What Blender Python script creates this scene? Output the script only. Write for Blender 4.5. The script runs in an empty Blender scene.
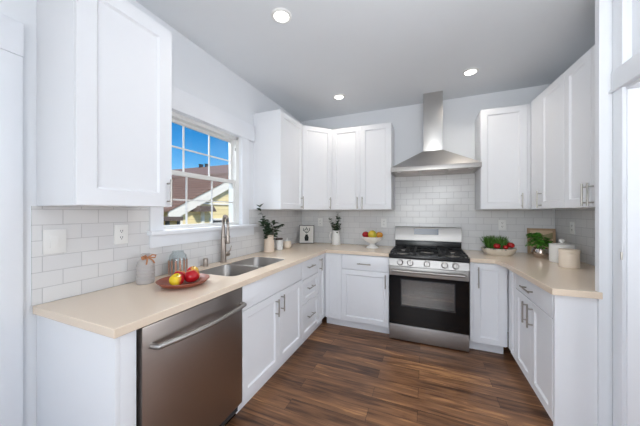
import bpy, bmesh, math, random
from mathutils import Vector, Matrix
random.seed(7)
R = math.radians
S = bpy.context.scene
COL = S.collection

# ------------------------------------------------------------------ camera
cam_d = bpy.data.cameras.new('camera'); cam = bpy.data.objects.new('camera', cam_d); COL.objects.link(cam)
cam.location = (1.7517, 0.0, 1.3649)
cam.rotation_euler = (R(90), 0, 0.392)
cam_d.sensor_width = 36.0; cam_d.lens = 255.44/640*36
cam_d.shift_y = -0.00145
cam_d.clip_start = 0.05; cam_d.clip_end = 200
S.camera = cam

# ------------------------------------------------------------------ world, sun, added fill lights, exposure
S.view_settings.view_transform = 'Standard'; S.view_settings.look = 'None'
S.view_settings.gamma = 1.0; S.view_settings.use_curve_mapping = False
S.view_settings.exposure = 0.0
W = bpy.data.worlds.new('world'); S.world = W; W.use_nodes = True
wn = W.node_tree.nodes; wl = W.node_tree.links; wn.clear()
sky = wn.new('ShaderNodeTexSky'); sky.sky_type = 'NISHITA'; sky.sun_disc = False
sky.sun_elevation = R(38); sky.sun_rotation = R(100); sky.air_density = 1.0; sky.dust_density = 0.2; sky.ozone_density = 3.0
hs = wn.new('ShaderNodeHueSaturation'); hs.inputs['Saturation'].default_value = 1.5
bg = wn.new('ShaderNodeBackground'); bg.inputs['Strength'].default_value = 0.14
wo = wn.new('ShaderNodeOutputWorld'); wl.new(sky.outputs[0], hs.inputs['Color']); wl.new(hs.outputs[0], bg.inputs[0]); wl.new(bg.outputs[0], wo.inputs[0])

sun_d = bpy.data.lights.new('sun', 'SUN'); sun_d.energy = 4.6; sun_d.angle = R(0.6); sun_d.color = (1.0, 0.93, 0.82)
sun = bpy.data.objects.new('sun', sun_d); COL.objects.link(sun)
sun.rotation_euler = Vector((-0.60, 0.45, -0.62)).to_track_quat('-Z', 'Y').to_euler()

def area(name, loc, direction, sx, sy, power, col):
    d = bpy.data.lights.new(name, 'AREA'); d.shape = 'RECTANGLE'; d.size = sx; d.size_y = sy; d.energy = power; d.color = col
    o = bpy.data.objects.new(name, d); COL.objects.link(o); o.location = loc
    o.rotation_euler = Vector(direction).to_track_quat('-Z', 'Y').to_euler()
    return o
area('rear_fill', (1.45, -2.88, 1.45), (0, 1, 0.10), 2.4, 1.7, 12, (0.92, 0.955, 1.0))  # added fill behind the camera, in front of the rear wall opening
area('doorway_fill', (4.1, 1.3, 1.4), (-1, 0, 0), 1.3, 1.8, 28, (0.93, 0.96, 1.0))  # added fill shining in through the doorway from the unseen next room
area('front_fill', (1.6, -1.2, 1.3), (0.25, 1, 0.06), 1.0, 1.0, 26, (0.95, 0.97, 1.0))  # added soft fill from behind the camera, no real fixture
area('upward_fill', (2.1, 0.3, 1.85), (0.1, 0.7, 1), 0.6, 0.6, 16, (0.95, 0.975, 1.0))  # added fill hovering out of view, aimed up to brighten the ceiling
area('sink_window_fill', (-1.5, 1.5, 3.15), (1, 0.1, -0.62), 2.0, 0.8, 150, (0.95, 0.97, 1.0))  # added fill outside the sink window, kept above the visible view
LAMP_POWER = 10.0

# ------------------------------------------------------------------ materials
def lin(c):
    return tuple(((v/255)/12.92 if v/255 <= 0.04045 else ((v/255+0.055)/1.055)**2.4) for v in c)
def new_mat(name):
    m = bpy.data.materials.new(name); m.use_nodes = True
    nt = m.node_tree; b = nt.nodes['Principled BSDF']
    return m, nt, b
def mat(name, col, rough=0.5, metal=0.0, var=0.03, scale=30, spec=0.5, bump=0.0, trans=0.0, coat=0.0):
    """procedural paint-like material: a little noise in colour and roughness"""
    m, nt, b = new_mat(name)
    c = lin(col)
    tc = nt.nodes.new('ShaderNodeTexCoord')
    nz = nt.nodes.new('ShaderNodeTexNoise'); nz.inputs['Scale'].default_value = scale; nz.inputs['Detail'].default_value = 3
    nt.links.new(tc.outputs['Object'], nz.inputs['Vector'])
    mx = nt.nodes.new('ShaderNodeMix'); mx.data_type = 'RGBA'
    mx.inputs[6].default_value = (*[v*(1-var) for v in c], 1); mx.inputs[7].default_value = (*[min(1, v*(1+var)) for v in c], 1)
    nt.links.new(nz.outputs['Fac'], mx.inputs[0]); nt.links.new(mx.outputs[2], b.inputs['Base Color'])
    b.inputs['Roughness'].default_value = rough; b.inputs['Metallic'].default_value = metal
    b.inputs['Specular IOR Level'].default_value = spec
    b.inputs['Transmission Weight'].default_value = trans; b.inputs['Coat Weight'].default_value = coat
    if bump:
        bp = nt.nodes.new('ShaderNodeBump'); bp.inputs['Strength'].default_value = bump; bp.inputs['Distance'].default_value = 0.002
        nt.links.new(nz.outputs['Fac'], bp.inputs['Height']); nt.links.new(bp.outputs[0], b.inputs['Normal'])
    return m
def brushed(name, col, rough=0.3, stretch=(1, 1, 60), amt=0.10):
    m, nt, b = new_mat(name)
    c = lin(col)
    tc = nt.nodes.new('ShaderNodeTexCoord'); mp = nt.nodes.new('ShaderNodeMapping'); mp.inputs['Scale'].default_value = stretch
    nz = nt.nodes.new('ShaderNodeTexNoise'); nz.inputs['Scale'].default_value = 6; nz.inputs['Detail'].default_value = 5
    nt.links.new(tc.outputs['Object'], mp.inputs[0]); nt.links.new(mp.outputs[0], nz.inputs['Vector'])
    mx = nt.nodes.new('ShaderNodeMix'); mx.data_type = 'RGBA'
    mx.inputs[6].default_value = (*[v*(1-amt) for v in c], 1); mx.inputs[7].default_value = (*[min(1, v*(1+amt)) for v in c], 1)
    nt.links.new(nz.outputs['Fac'], mx.inputs[0]); nt.links.new(mx.outputs[2], b.inputs['Base Color'])
    mr = nt.nodes.new('ShaderNodeMapRange'); mr.inputs['To Min'].default_value = rough-0.05; mr.inputs['To Max'].default_value = rough+0.08
    nt.links.new(nz.outputs['Fac'], mr.inputs[0]); nt.links.new(mr.outputs[0], b.inputs['Roughness'])
    b.inputs['Metallic'].default_value = 1.0
    return m
def glass(name, tint=(1, 1, 1), refl=0.06, rough=0.0):
    m, nt, b = new_mat(name); nt.nodes.remove(b)
    tr = nt.nodes.new('ShaderNodeBsdfTransparent'); tr.inputs[0].default_value = (*tint, 1)
    gl = nt.nodes.new('ShaderNodeBsdfGlossy'); gl.inputs['Roughness'].default_value = rough
    lw = nt.nodes.new('ShaderNodeLayerWeight'); lw.inputs['Blend'].default_value = 0.5
    pw = nt.nodes.new('ShaderNodeMath'); pw.operation = 'POWER'; pw.inputs[1].default_value = 5.0; nt.links.new(lw.outputs['Facing'], pw.inputs[0])
    ml = nt.nodes.new('ShaderNodeMath'); ml.operation = 'MULTIPLY_ADD'; ml.inputs[1].default_value = 1-refl; ml.inputs[2].default_value = refl
    nt.links.new(pw.outputs[0], ml.inputs[0])
    mx = nt.nodes.new('ShaderNodeMixShader'); nt.links.new(ml.outputs[0], mx.inputs[0])
    nt.links.new(tr.outputs[0], mx.inputs[1]); nt.links.new(gl.outputs[0], mx.inputs[2])
    nt.links.new(mx.outputs[0], nt.nodes['Material Output'].inputs[0])
    return m
def tile_mat(name, axis):
    """white 3 x 6 inch subway tile in running bond; axis = world axis the rows run along"""
    m, nt, b = new_mat(name)
    g = nt.nodes.new('ShaderNodeNewGeometry'); sp = nt.nodes.new('ShaderNodeSeparateXYZ'); nt.links.new(g.outputs['Position'], sp.inputs[0])
    ad = nt.nodes.new('ShaderNodeMath'); ad.operation = 'ADD'; ad.inputs[1].default_value = 0.06 if axis == 'Y' else 0.03
    az = nt.nodes.new('ShaderNodeMath'); az.operation = 'ADD'; az.inputs[1].default_value = -0.914
    nt.links.new(sp.outputs[axis], ad.inputs[0]); nt.links.new(sp.outputs['Z'], az.inputs[0])
    cb = nt.nodes.new('ShaderNodeCombineXYZ'); nt.links.new(ad.outputs[0], cb.inputs[0]); nt.links.new(az.outputs[0], cb.inputs[1])
    br = nt.nodes.new('ShaderNodeTexBrick'); br.offset = 0.5; br.squash = 1.0
    br.inputs['Scale'].default_value = 1.0; br.inputs['Brick Width'].default_value = 0.1555; br.inputs['Row Height'].default_value = 0.0775
    br.inputs['Mortar Size'].default_value = 0.0018; br.inputs['Mortar Smooth'].default_value = 0.3; br.inputs['Bias'].default_value = 0
    br.inputs['Color1'].default_value = (*lin((228, 228, 228)), 1); br.inputs['Color2'].default_value = (*lin((222, 222, 223)), 1)
    br.inputs['Mortar'].default_value = (*lin((198, 198, 199)), 1)
    nt.links.new(cb.outputs[0], br.inputs['Vector']); nt.links.new(br.outputs['Color'], b.inputs['Base Color'])
    bp = nt.nodes.new('ShaderNodeBump'); bp.invert = True; bp.inputs['Strength'].default_value = 0.6; bp.inputs['Distance'].default_value = 0.002
    nt.links.new(br.outputs['Fac'], bp.inputs['Height']); nt.links.new(bp.outputs[0], b.inputs['Normal'])
    b.inputs['Roughness'].default_value = 0.2
    return m
def floor_mat():
    m, nt, b = new_mat('plank_floor')
    g = nt.nodes.new('ShaderNodeNewGeometry')
    br = nt.nodes.new('ShaderNodeTexBrick'); br.offset = 0.37; br.offset_frequency = 2
    br.inputs['Scale'].default_value = 1.0; br.inputs['Brick Width'].default_value = 0.85; br.inputs['Row Height'].default_value = 0.118
    br.inputs['Mortar Size'].default_value = 0.0012; br.inputs['Mortar Smooth'].default_value = 0.2; br.inputs['Bias'].default_value = 0.0
    br.inputs['Color1'].default_value = (0, 0, 0, 1); br.inputs['Color2'].default_value = (1, 1, 1, 1); br.inputs['Mortar'].default_value = (0.3, 0.3, 0.3, 1)
    nt.links.new(g.outputs['Position'], br.inputs['Vector'])
    # grain: noise stretched along the boards, shifted per board
    mp = nt.nodes.new('ShaderNodeMapping'); mp.inputs['Scale'].default_value = (2.6, 30, 1)
    nt.links.new(g.outputs['Position'], mp.inputs[0])
    off = nt.nodes.new('ShaderNodeVectorMath'); off.operation = 'MULTIPLY_ADD'; off.inputs[1].default_value = (9, 31, 17)
    nt.links.new(br.outputs['Color'], off.inputs[0]); nt.links.new(mp.outputs[0], off.inputs[2])
    nz = nt.nodes.new('ShaderNodeTexNoise'); nz.inputs['Scale'].default_value = 1.0; nz.inputs['Detail'].default_value = 6; nz.inputs['Roughness'].default_value = 0.62; nz.inputs['Distortion'].default_value = 0.5
    nt.links.new(off.outputs[0], nz.inputs['Vector'])
    mp2 = nt.nodes.new('ShaderNodeMapping'); mp2.inputs['Scale'].default_value = (0.9, 5.0, 1)
    nt.links.new(g.outputs['Position'], mp2.inputs[0])
    nz2 = nt.nodes.new('ShaderNodeTexNoise'); nz2.inputs['Scale'].default_value = 1.7; nz2.inputs['Detail'].default_value = 3
    nt.links.new(mp2.outputs[0], nz2.inputs['Vector'])
    a1 = nt.nodes.new('ShaderNodeMath'); a1.operation = 'MULTIPLY'; a1.inputs[1].default_value = 0.20
    nt.links.new(br.outputs['Color'], a1.inputs[0])
    a2 = nt.nodes.new('ShaderNodeMath'); a2.operation = 'MULTIPLY_ADD'; a2.inputs[1].default_value = 1.0
    nt.links.new(nz.outputs['Fac'], a2.inputs[0]); nt.links.new(a1.outputs[0], a2.inputs[2])
    a3 = nt.nodes.new('ShaderNodeMath'); a3.operation = 'MULTIPLY_ADD'; a3.inputs[1].default_value = 0.35
    nt.links.new(nz2.outputs['Fac'], a3.inputs[0]); nt.links.new(a2.outputs[0], a3.inputs[2])
    cr = nt.nodes.new('ShaderNodeValToRGB'); e = cr.color_ramp.elements
    e[0].position = 0.52; e[0].color = (*lin((56, 36, 24)), 1); e[1].position = 1.02; e[1].color = (*lin((182, 132, 88)), 1)
    x = e.new(0.66); x.color = (*lin((92, 62, 43)), 1); x = e.new(0.79); x.color = (*lin((126, 88, 60)), 1); x = e.new(0.90); x.color = (*lin((142, 101, 70)), 1)
    nt.links.new(a3.outputs[0], cr.inputs[0])
    mm = nt.nodes.new('ShaderNodeMix'); mm.data_type = 'RGBA'; mm.inputs[7].default_value = (*lin((38, 25, 18)), 1)
    nt.links.new(br.outputs['Fac'], mm.inputs[0]); nt.links.new(cr.outputs[0], mm.inputs[6])
    nt.links.new(mm.outputs[2], b.inputs['Base Color'])
    bp = nt.nodes.new('ShaderNodeBump'); bp.inputs['Strength'].default_value = 0.25; bp.inputs['Distance'].default_value = 0.002
    nt.links.new(nz.outputs['Fac'], bp.inputs['Height']); nt.links.new(bp.outputs[0], b.inputs['Normal'])
    b.inputs['Roughness'].default_value = 0.36
    return m
def board_mat(name, c1, c2, pitch):
    """horizontal lap siding / shingle courses"""
    m, nt, b = new_mat(name)
    g = nt.nodes.new('ShaderNodeNewGeometry'); sp = nt.nodes.new('ShaderNodeSeparateXYZ'); nt.links.new(g.outputs['Position'], sp.inputs[0])
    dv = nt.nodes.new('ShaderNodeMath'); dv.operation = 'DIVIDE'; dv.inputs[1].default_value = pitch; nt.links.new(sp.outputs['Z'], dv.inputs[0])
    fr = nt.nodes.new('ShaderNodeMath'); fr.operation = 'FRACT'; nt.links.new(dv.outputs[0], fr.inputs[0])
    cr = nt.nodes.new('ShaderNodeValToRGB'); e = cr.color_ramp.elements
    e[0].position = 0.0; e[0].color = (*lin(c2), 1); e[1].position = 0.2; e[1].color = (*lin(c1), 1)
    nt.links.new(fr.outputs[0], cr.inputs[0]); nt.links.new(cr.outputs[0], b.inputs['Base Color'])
    b.inputs['Roughness'].default_value = 0.8
    return m
def apple_mat(name, red, yel, axis, thr):
    m, nt, b = new_mat(name)
    tc = nt.nodes.new('ShaderNodeTexCoord'); 
    dt = nt.nodes.new('ShaderNodeVectorMath'); dt.operation = 'DOT_PRODUCT'; dt.inputs[1].default_value = axis
    nt.links.new(tc.outputs['Object'], dt.inputs[0])
    nz = nt.nodes.new('ShaderNodeTexNoise'); nz.inputs['Scale'].default_value = 60; nz.inputs['Detail'].default_value = 4
    nt.links.new(tc.outputs['Object'], nz.inputs['Vector'])
    ad = nt.nodes.new('ShaderNodeMath'); ad.operation = 'MULTIPLY_ADD'; ad.inputs[1].default_value = 0.02
    nt.links.new(nz.outputs['Fac'], ad.inputs[0]); nt.links.new(dt.outputs['Value'], ad.inputs[2])
    mr = nt.nodes.new('ShaderNodeMapRange'); mr.inputs['From Min'].default_value = thr-0.008; mr.inputs['From Max'].default_value = thr+0.012
    nt.links.new(ad.outputs[0], mr.inputs[0])
    mx = nt.nodes.new('ShaderNodeMix'); mx.data_type = 'RGBA'; mx.inputs[6].default_value = (*lin(red), 1); mx.inputs[7].default_value = (*lin(yel), 1)
    nt.links.new(mr.outputs[0], mx.inputs[0]); nt.links.new(mx.outputs[2], b.inputs['Base Color'])
    b.inputs['Roughness'].default_value = 0.25
    return m

WALL = mat('wall_paint', (236, 239, 243), 0.75, var=0.01, scale=8)
CEIL = mat('ceiling_paint', (230, 234, 238), 0.85, var=0.01, scale=6)
CAB = mat('white_cabinet_paint', (240, 242, 246), 0.38, var=0.008, scale=12)
TRIM = mat('white_trim_paint', (238, 241, 246), 0.4, var=0.008, scale=12)
TILE_Y = tile_mat('subway_tile_along_y', 'Y'); TILE_X = tile_mat('subway_tile_along_x', 'X')
FLOOR = floor_mat()
QUARTZ = mat('beige_quartz', (238, 220, 199), 0.16, var=0.06, scale=260)
NICKEL = brushed('brushed_nickel', (178, 174, 168), 0.3)
STEEL = brushed('stainless_steel', (176, 173, 170), 0.40, (1, 1, 40), 0.03)
STEELV = brushed('stainless_steel_hood', (196, 194, 192), 0.33, (1, 1, 40), 0.03)
STEELD = brushed('stainless_dishwasher', (180, 171, 165), 0.30, (1, 1, 30), 0.03)
SINKST = brushed('sink_steel', (176, 172, 168), 0.30, (1, 1, 1), 0.02)
BLACKG = mat('black_oven_glass', (8, 8, 9), 0.06, var=0.0, spec=0.35)
BLACK = mat('black_enamel', (20, 20, 22), 0.25, var=0.05)
IRON = mat('cast_iron', (26, 26, 27), 0.6, var=0.1, scale=200, bump=0.2)
DARKG = mat('dark_grey', (56, 56, 58), 0.5)
ENAMEL = mat('oven_enamel', (186, 186, 182), 0.45, var=0.08)
VINYL = mat('vinyl_window', (232, 232, 230), 0.4, var=0.01)
PLASTW = mat('white_plastic', (240, 240, 238), 0.35, var=0.005)
PANE = glass('window_glass', (0.97, 0.985, 1.0), 0.05)

# ------------------------------------------------------------------ mesh building
def tag(o, label=None, cat=None, group=None, kind=None):
    if label: o['label'] = label
    if cat: o['category'] = cat
    if group: o['group'] = group
    if kind: o['kind'] = kind
    return o
def empty(name, loc=(0, 0, 0), rz=0.0, label=None, cat=None, group=None, kind=None):
    o = bpy.data.objects.new(name, None); COL.objects.link(o); o.location = loc; o.rotation_euler = (0, 0, rz)
    o.empty_display_size = 0.05
    return tag(o, label, cat, group, kind)
class MB:
    def __init__(s): s.bm = bmesh.new()
    def merge(s, tmp, M=None):
        me = bpy.data.meshes.new('tmp'); tmp.to_mesh(me); tmp.free()
        if M is not None: me.transform(M)
        s.bm.from_mesh(me); bpy.data.meshes.remove(me)
    def box(s, x0, x1, y0, y1, z0, z1, bev=0.0, M=None, seg=2):
        t = bmesh.new(); r = bmesh.ops.create_cube(t, size=1)
        bmesh.ops.scale(t, vec=(x1-x0, y1-y0, z1-z0), verts=t.verts)
        bmesh.ops.translate(t, vec=((x0+x1)/2, (y0+y1)/2, (z0+z1)/2), verts=t.verts)
        if bev: bmesh.ops.bevel(t, geom=t.edges[:], offset=bev, segments=seg, affect='EDGES', profile=0.6)
        s.merge(t, M); return s
    def prism(s, pts, z0, z1, axis='Z', M=None):
        """polygon pts extruded; axis Z: (x,y); X: (y,z); Y: (x,z)"""
        f = {'Z': lambda a, b, c: (a, b, c), 'X': lambda a, b, c: (c, a, b), 'Y': lambda a, b, c: (a, c, b)}[axis]
        t = bmesh.new(); lo = [t.verts.new(f(a, b, z0)) for a, b in pts]; hi = [t.verts.new(f(a, b, z1)) for a, b in pts]
        n = len(pts); t.faces.new(lo); t.faces.new(hi)
        for i in range(n): t.faces.new((lo[i], lo[(i+1) % n], hi[(i+1) % n], hi[i]))
        bmesh.ops.recalc_face_normals(t, faces=t.faces); s.merge(t, M); return s
    def lathe(s, prof, c=(0, 0, 0), seg=32, M=None, sx=1.0, sy=1.0, closed=False):
        t = bmesh.new(); rings = []
        for r, z in prof:
            if r < 1e-6: rings.append([t.verts.new((c[0], c[1], c[2]+z))])
            else: rings.append([t.verts.new((c[0]+sx*r*math.cos(2*math.pi*i/seg), c[1]+sy*r*math.sin(2*math.pi*i/seg), c[2]+z)) for i in range(seg)])
        pr = list(zip(rings, rings[1:]))
        if closed: pr.append((rings[-1], rings[0]))
        for a, b in pr:
            if len(a) == 1 and len(b) == 1: continue
            for i in range(seg):
                j = (i+1) % seg
                if len(a) == 1: t.faces.new((a[0], b[i], b[j]))
                elif len(b) == 1: t.faces.new((a[i], b[0], a[j]))
                else: t.faces.new((a[i], b[i], b[j], a[j]))
        bmesh.ops.recalc_face_normals(t, faces=t.faces); s.merge(t, M); return s
    def tube(s, pts, r, seg=10, M=None):
        t = bmesh.new(); P = [Vector(p) for p in pts]; n = len(P); rr = r if isinstance(r, (list, tuple)) else [r]*n
        rings = []; up = None
        for i, p in enumerate(P):
            d = (P[min(i+1, n-1)]-P[max(i-1, 0)]).normalized()
            if up is None: up = d.orthogonal().normalized()
            else:
                up = up-d*up.dot(d); up = up.normalized() if up.length > 1e-6 else d.orthogonal().normalized()
            w = d.cross(up)
            rings.append([t.verts.new(p+rr[i]*(math.cos(2*math.pi*k/seg)*up+math.sin(2*math.pi*k/seg)*w)) for k in range(seg)])
        for a, b in zip(rings, rings[1:]):
            for k in range(seg): t.faces.new((a[k], a[(k+1) % seg], b[(k+1) % seg], b[k]))
        t.faces.new(rings[0]); t.faces.new(rings[-1])
        bmesh.ops.recalc_face_normals(t, faces=t.faces); s.merge(t, M); return s
    def shaker(s, x0, x1, z0, z1, yf, th=0.02, st=0.055, rec=0.011, ch=0.0015):
        """door leaf in the local x/z plane, front at y=yf looking to -y"""
        t = bmesh.new()
        def ring(i, y): return [t.verts.new(v) for v in ((x0+i, y, z0+i), (x1-i, y, z0+i), (x1-i, y, z1-i), (x0+i, y, z1-i))]
        L = [ring(0, yf+th), ring(0, yf+ch), ring(ch, yf), ring(st-0.001, yf), ring(st+0.001, yf+0.003), ring(st+0.009, yf+rec)]
        t.faces.new(L[0]); t.faces.new(L[-1])
        for a, b in zip(L, L[1:]):
            for k in range(4): t.faces.new((a[k], a[(k+1) % 4], b[(k+1) % 4], b[k]))
        bmesh.ops.recalc_face_normals(t, faces=t.faces); s.merge(t); return s
    def leaf(s, base, d, up, L, w, curl=0.25):
        t = bmesh.new(); d = Vector(d).normalized(); side = d.cross(Vector(up))
        side = side.normalized() if side.length > 1e-4 else d.orthogonal().normalized()
        nrm = side.cross(d); b = Vector(base); rows = []
        for k, ww in ((0, 0.12), (0.3, 0.85), (0.55, 1.0), (0.8, 0.7), (1.0, 0.08)):
            c = b+d*L*k+nrm*(-curl*L*k*k)
            rows.append((t.verts.new(c-side*w*ww*0.5+nrm*w*0.12*ww), t.verts.new(c), t.verts.new(c+side*w*ww*0.5+nrm*w*0.12*ww)))
        for a, c in zip(rows, rows[1:]):
            t.faces.new((a[0], a[1], c[1], c[0])); t.faces.new((a[1], a[2], c[2], c[1]))
        s.merge(t); return s
    def build(s, name, m, parent=None, smooth=True, bevel=0.0):
        me = bpy.data.meshes.new(name); s.bm.to_mesh(me); s.bm.free()
        me.materials.append(m)
        if smooth:
            for p in me.polygons: p.use_smooth = True
            try: me.set_sharp_from_angle(angle=R(35))
            except Exception: pass
        o = bpy.data.objects.new(name, me); COL.objects.link(o)
        if parent: o.parent = parent
        if bevel:
            md = o.modifiers.new('bevel', 'BEVEL'); md.width = bevel; md.segments = 3; md.limit_method = 'ANGLE'; md.angle_limit = R(40)
        return o
def recenter(o):
    """move a top-level mesh object's origin to the centre of its base"""
    me = o.data; xs = [v.co for v in me.vertices]
    c = Vector(((min(v.x for v in xs)+max(v.x for v in xs))/2, (min(v.y for v in xs)+max(v.y for v in xs))/2, min(v.z for v in xs)))
    me.transform(Matrix.Translation(-c)); o.location = c
    return o
def struct(o): o['kind'] = 'structure'; return o

PHI = R(3.2); BY = 3.5; H = 2.747
P0 = Vector((3.04, 3.5, 0)); U = Vector((math.sin(PHI), -math.cos(PHI), 0)); N = Vector((-math.cos(PHI), -math.sin(PHI), 0))
def rp(a, b, z=0.0): return P0+U*a+N*b+Vector((0, 0, z))   # point on the right-hand run: a along the wall from the far corner, b out from it
CT = 0.914; CB = 0.876; UB = 1.395; UT = 2.446

# ================================================================== STRUCTURE
struct(MB().box(-0.15, 4.6, -3.1, 3.65, -0.08, 0.0).build('floor', FLOOR))
struct(MB().box(-0.15, 4.6, -3.1, 3.65, H, H+0.1).build('ceiling', CEIL))
wy0, wy1, wz0, wz1 = 1.20, 2.11, 1.235, 2.13            # window opening in the left wall
m = MB(); m.box(-0.15, 0, -3.0, wy0, 0, H); m.box(-0.15, 0, wy1, 3.5, 0, H); m.box(-0.15, 0, wy0, wy1, 0, wz0); m.box(-0.15, 0, wy0, wy1, wz1, H)
struct(m.build('wall_left', WALL))
struct(MB().box(-0.15, 3.35, 3.5, 3.65, 0, H).build('wall_back', WALL))
m = MB(); m.prism([tuple(rp(0, 0)[:2]), tuple(rp(1.57, 0)[:2]), tuple(rp(1.57, -0.12)[:2]), tuple(rp(0, -0.12)[:2])], 0, H)
struct(m.build('wall_right', WALL))
# short wall that closes the right-hand run, then the wall with the doorway running back past the camera
m = MB(); m.box(2.655, 3.3, 1.93, 1.968, 0, H)
struct(m.build('wall_end', WALL))
DX = 2.722; dy0, dy1, dz = 0.95, 1.845, 2.02
m = MB(); m.box(DX, DX+0.16, dy1, 1.93, 0, H); m.box(DX, DX+0.16, -3.0, dy0, 0, H); m.box(DX, DX+0.16, dy0, dy1, 2.62, H)
struct(m.build('wall_doorway', WALL))
# next room beyond the doorway
m = MB(); m.box(4.45, 4.6, -3.0, 3.5, 0, H); m.box(3.3, 4.45, 1.93, 2.05, 0, H)
struct(m.build('wall_next_room', WALL))
m = MB(); m.box(-0.15, 0.1, -3.1, -2.95, 0, H); m.box(2.8, 4.6, -3.1, -2.95, 0, H); m.box(0.1, 2.8, -3.1, -2.95, 0, 0.55); m.box(0.1, 2.8, -3.1, -2.95, 2.35, H)  # unseen rear wall; its window opening is added for the fill light
struct(m.build('wall_rear', WALL))

# backsplash tiles
m = MB(); m.box(0, 0.008, 0.604, 1.166, CT, UB-0.001); m.box(0, 0.008, 1.166, 2.303, CT, 1.117); m.box(0, 0.008, 2.303, 3.5, CT, UB-0.001); m.box(0, 0.008, 2.22, 2.303, 1.204, UB-0.001)
struct(m.build('wall_left_tile', TILE_Y))
m = MB(); m.box(0.008, 1.378, 3.492, 3.5, CT, UB-0.001); m.box(1.378, 2.29, 3.492, 3.5, 0.85, 1.86); m.box(2.29, 3.03, 3.492, 3.5, CT, UB-0.001)
struct(m.build('wall_back_tile', TILE_X))
m = MB(); m.prism([tuple(rp(0.01, 0.0)[:2]), tuple(rp(1.525, 0)[:2]), tuple(rp(1.525, 0.008)[:2]), tuple(rp(0.01, 0.008)[:2])], CT, UB-0.001)
struct(m.build('wall_right_tile', TILE_Y))

# ------------------------------------------------------------------ window over the sink
win = empty('window_1', (0, (wy0+wy1)/2, wz0), kind='structure')
def wm(): return MB()
OFF = Matrix.Translation((0, -(wy0+wy1)/2, -wz0))
def wb(mb, name, mt): 
    bmesh.ops.transform(mb.bm, matrix=OFF, verts=mb.bm.verts); return mb.build(name, mt, win)
m = wm(); m.box(0, 0.02, 1.167, 1.262, wz0, wz1, 0.002); m.box(0, 0.02, wy1, 2.22, wz0, wz1, 0.002); m.box(0, 0.028, 1.160, 2.308, wz1, 2.30, 0.002)
wb(m, 'window_casing', TRIM)
m = wm(); m.box(-0.06, 0.055, 1.151, 2.338, 1.205, 1.2352, 0.004)
wb(m, 'window_stool', TRIM)
wb(wm().box(0, 0.02, 1.167, 2.302, 1.118, 1.205, 0.002), 'window_apron', TRIM)
m = wm()   # vinyl frame lining the opening
m.box(-0.13, -0.03, wy0, wy0+0.03, wz0, wz1); m.box(-0.13, -0.03, wy1-0.03, wy1, wz0, wz1); m.box(-0.13, -0.03, wy0, wy1, wz0, wz0+0.014); m.box(-0.13, -0.03, wy0, wy1, wz1-0.03, wz1)
m.box(-0.03, -0.022, wy1-0.012, wy1, wz0, wz1)
wb(m, 'window_frame', VINYL)
def sash(name, x, z0, z1, rail_top, rail_bot, hz):
    a, b = wy0+0.03, wy1-0.03
    m = wm(); st = 0.02
    m.box(x-0.028, x, a, a+st, z0, z1, 0.002); m.box(x-0.028, x, b-st, b, z0, z1, 0.002)
    m.box(x-0.028, x, a+st, b-st, z0, z0+rail_bot, 0.002); m.box(x-0.028, x, a+st, b-st, z1-rail_top, z1, 0.002)
    bmesh.ops.transform(m.bm, matrix=OFF, verts=m.bm.verts); o = m.build(name, VINYL, win)
    g = wm(); w = (b-a-2*st)/3
    for k in (1, 2): g.box(x-0.018, x-0.008, a+st+w*k-0.006, a+st+w*k+0.006, z0+rail_bot, z1-rail_top)
    g.box(x-0.0175, x-0.0085, a+st, b-st, hz-0.006, hz+0.006)
    bmesh.ops.transform(g.bm, matrix=OFF, verts=g.bm.verts); g.build('muntin_grid', VINYL, o)
    p = wm(); p.box(x-0.015, x-0.012, a+st, b-st, z0+rail_bot, z1-rail_top)
    bmesh.ops.transform(p.bm, matrix=OFF, verts=p.bm.verts); p.build('pane', PANE, o)
sash('upper_sash', -0.085, 1.66, wz1-0.03, 0.022, 0.03, 1.885)
sash('lower_sash', -0.05, wz0+0.014, 1.69, 0.035, 0.016, 1.463)
# latch on the right jamb
wb(wm().box(-0.05, -0.035, wy1-0.036, wy1-0.028, 1.99, 2.02, 0.002), 'latch', NICKEL)

# ------------------------------------------------------------------ door on the left wall (only its far casing shows)
d1 = empty('door_1', (0, 0.1, 0), kind='structure')
m = MB(); m.box(0, 0.018, 0.375, 0.471, 0, 2.087, 0.002); m.box(0, 0.018, -1.171, -0.471+0.0-0.6, 0, 2.087, 0.002); m.box(0, 0.024, -1.18, 0.472, 2.087, 2.24, 0.002)
m.build('door_casing', TRIM, d1)
m = MB(); m.shaker(-1.07, -0.352, 0.01, 2.08, -0.0); m.shaker(-0.348, 0.373, 0.01, 2.08, 0.0)
bmesh.ops.rotate(m.bm, cent=(0, 0, 0), matrix=Matrix.Rotation(R(90), 3, 'Z'), verts=m.bm.verts); bmesh.ops.translate(m.bm, vec=(0.022, 0, 0), verts=m.bm.verts)
m.build('door_leaf', TRIM, d1)

# ------------------------------------------------------------------ doorway on the right: casing, jamb, transom panel
d2 = empty('door_2', (DX, (dy0+dy1)/2, 0), kind='structure')
o0 = Matrix.Translation((-DX, -(dy0+dy1)/2, 0))
def db(mb, name, mt):
    bmesh.ops.transform(mb.bm, matrix=o0, verts=mb.bm.verts); return mb.build(name, mt, d2)
m = MB(); m.box(DX-0.018, DX, 1.842, 1.915, 0, dz, 0.002); m.box(DX-0.018, DX, dy0-0.09, dy0, 0, dz, 0.002)
m.box(DX-0.018, DX, 1.842, 1.918, dz, H-0.001, 0.002); m.box(DX-0.018, DX, dy0-0.09, dy0, dz, H-0.001, 0.002)
db(m, 'door_casing', TRIM)
m = MB(); m.box(DX-0.024, DX+0.03, dy0-0.09, 1.918, dz+0.012, dz+0.115, 0.003); m.box(DX-0.034, DX+0.03, dy0-0.1, 1.921, dz, dz+0.012, 0.003); m.box(DX-0.005, DX+0.1, dy0, 1.842, dz-0.016, dz, 0.002)
db(m, 'door_head', TRIM)
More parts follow.
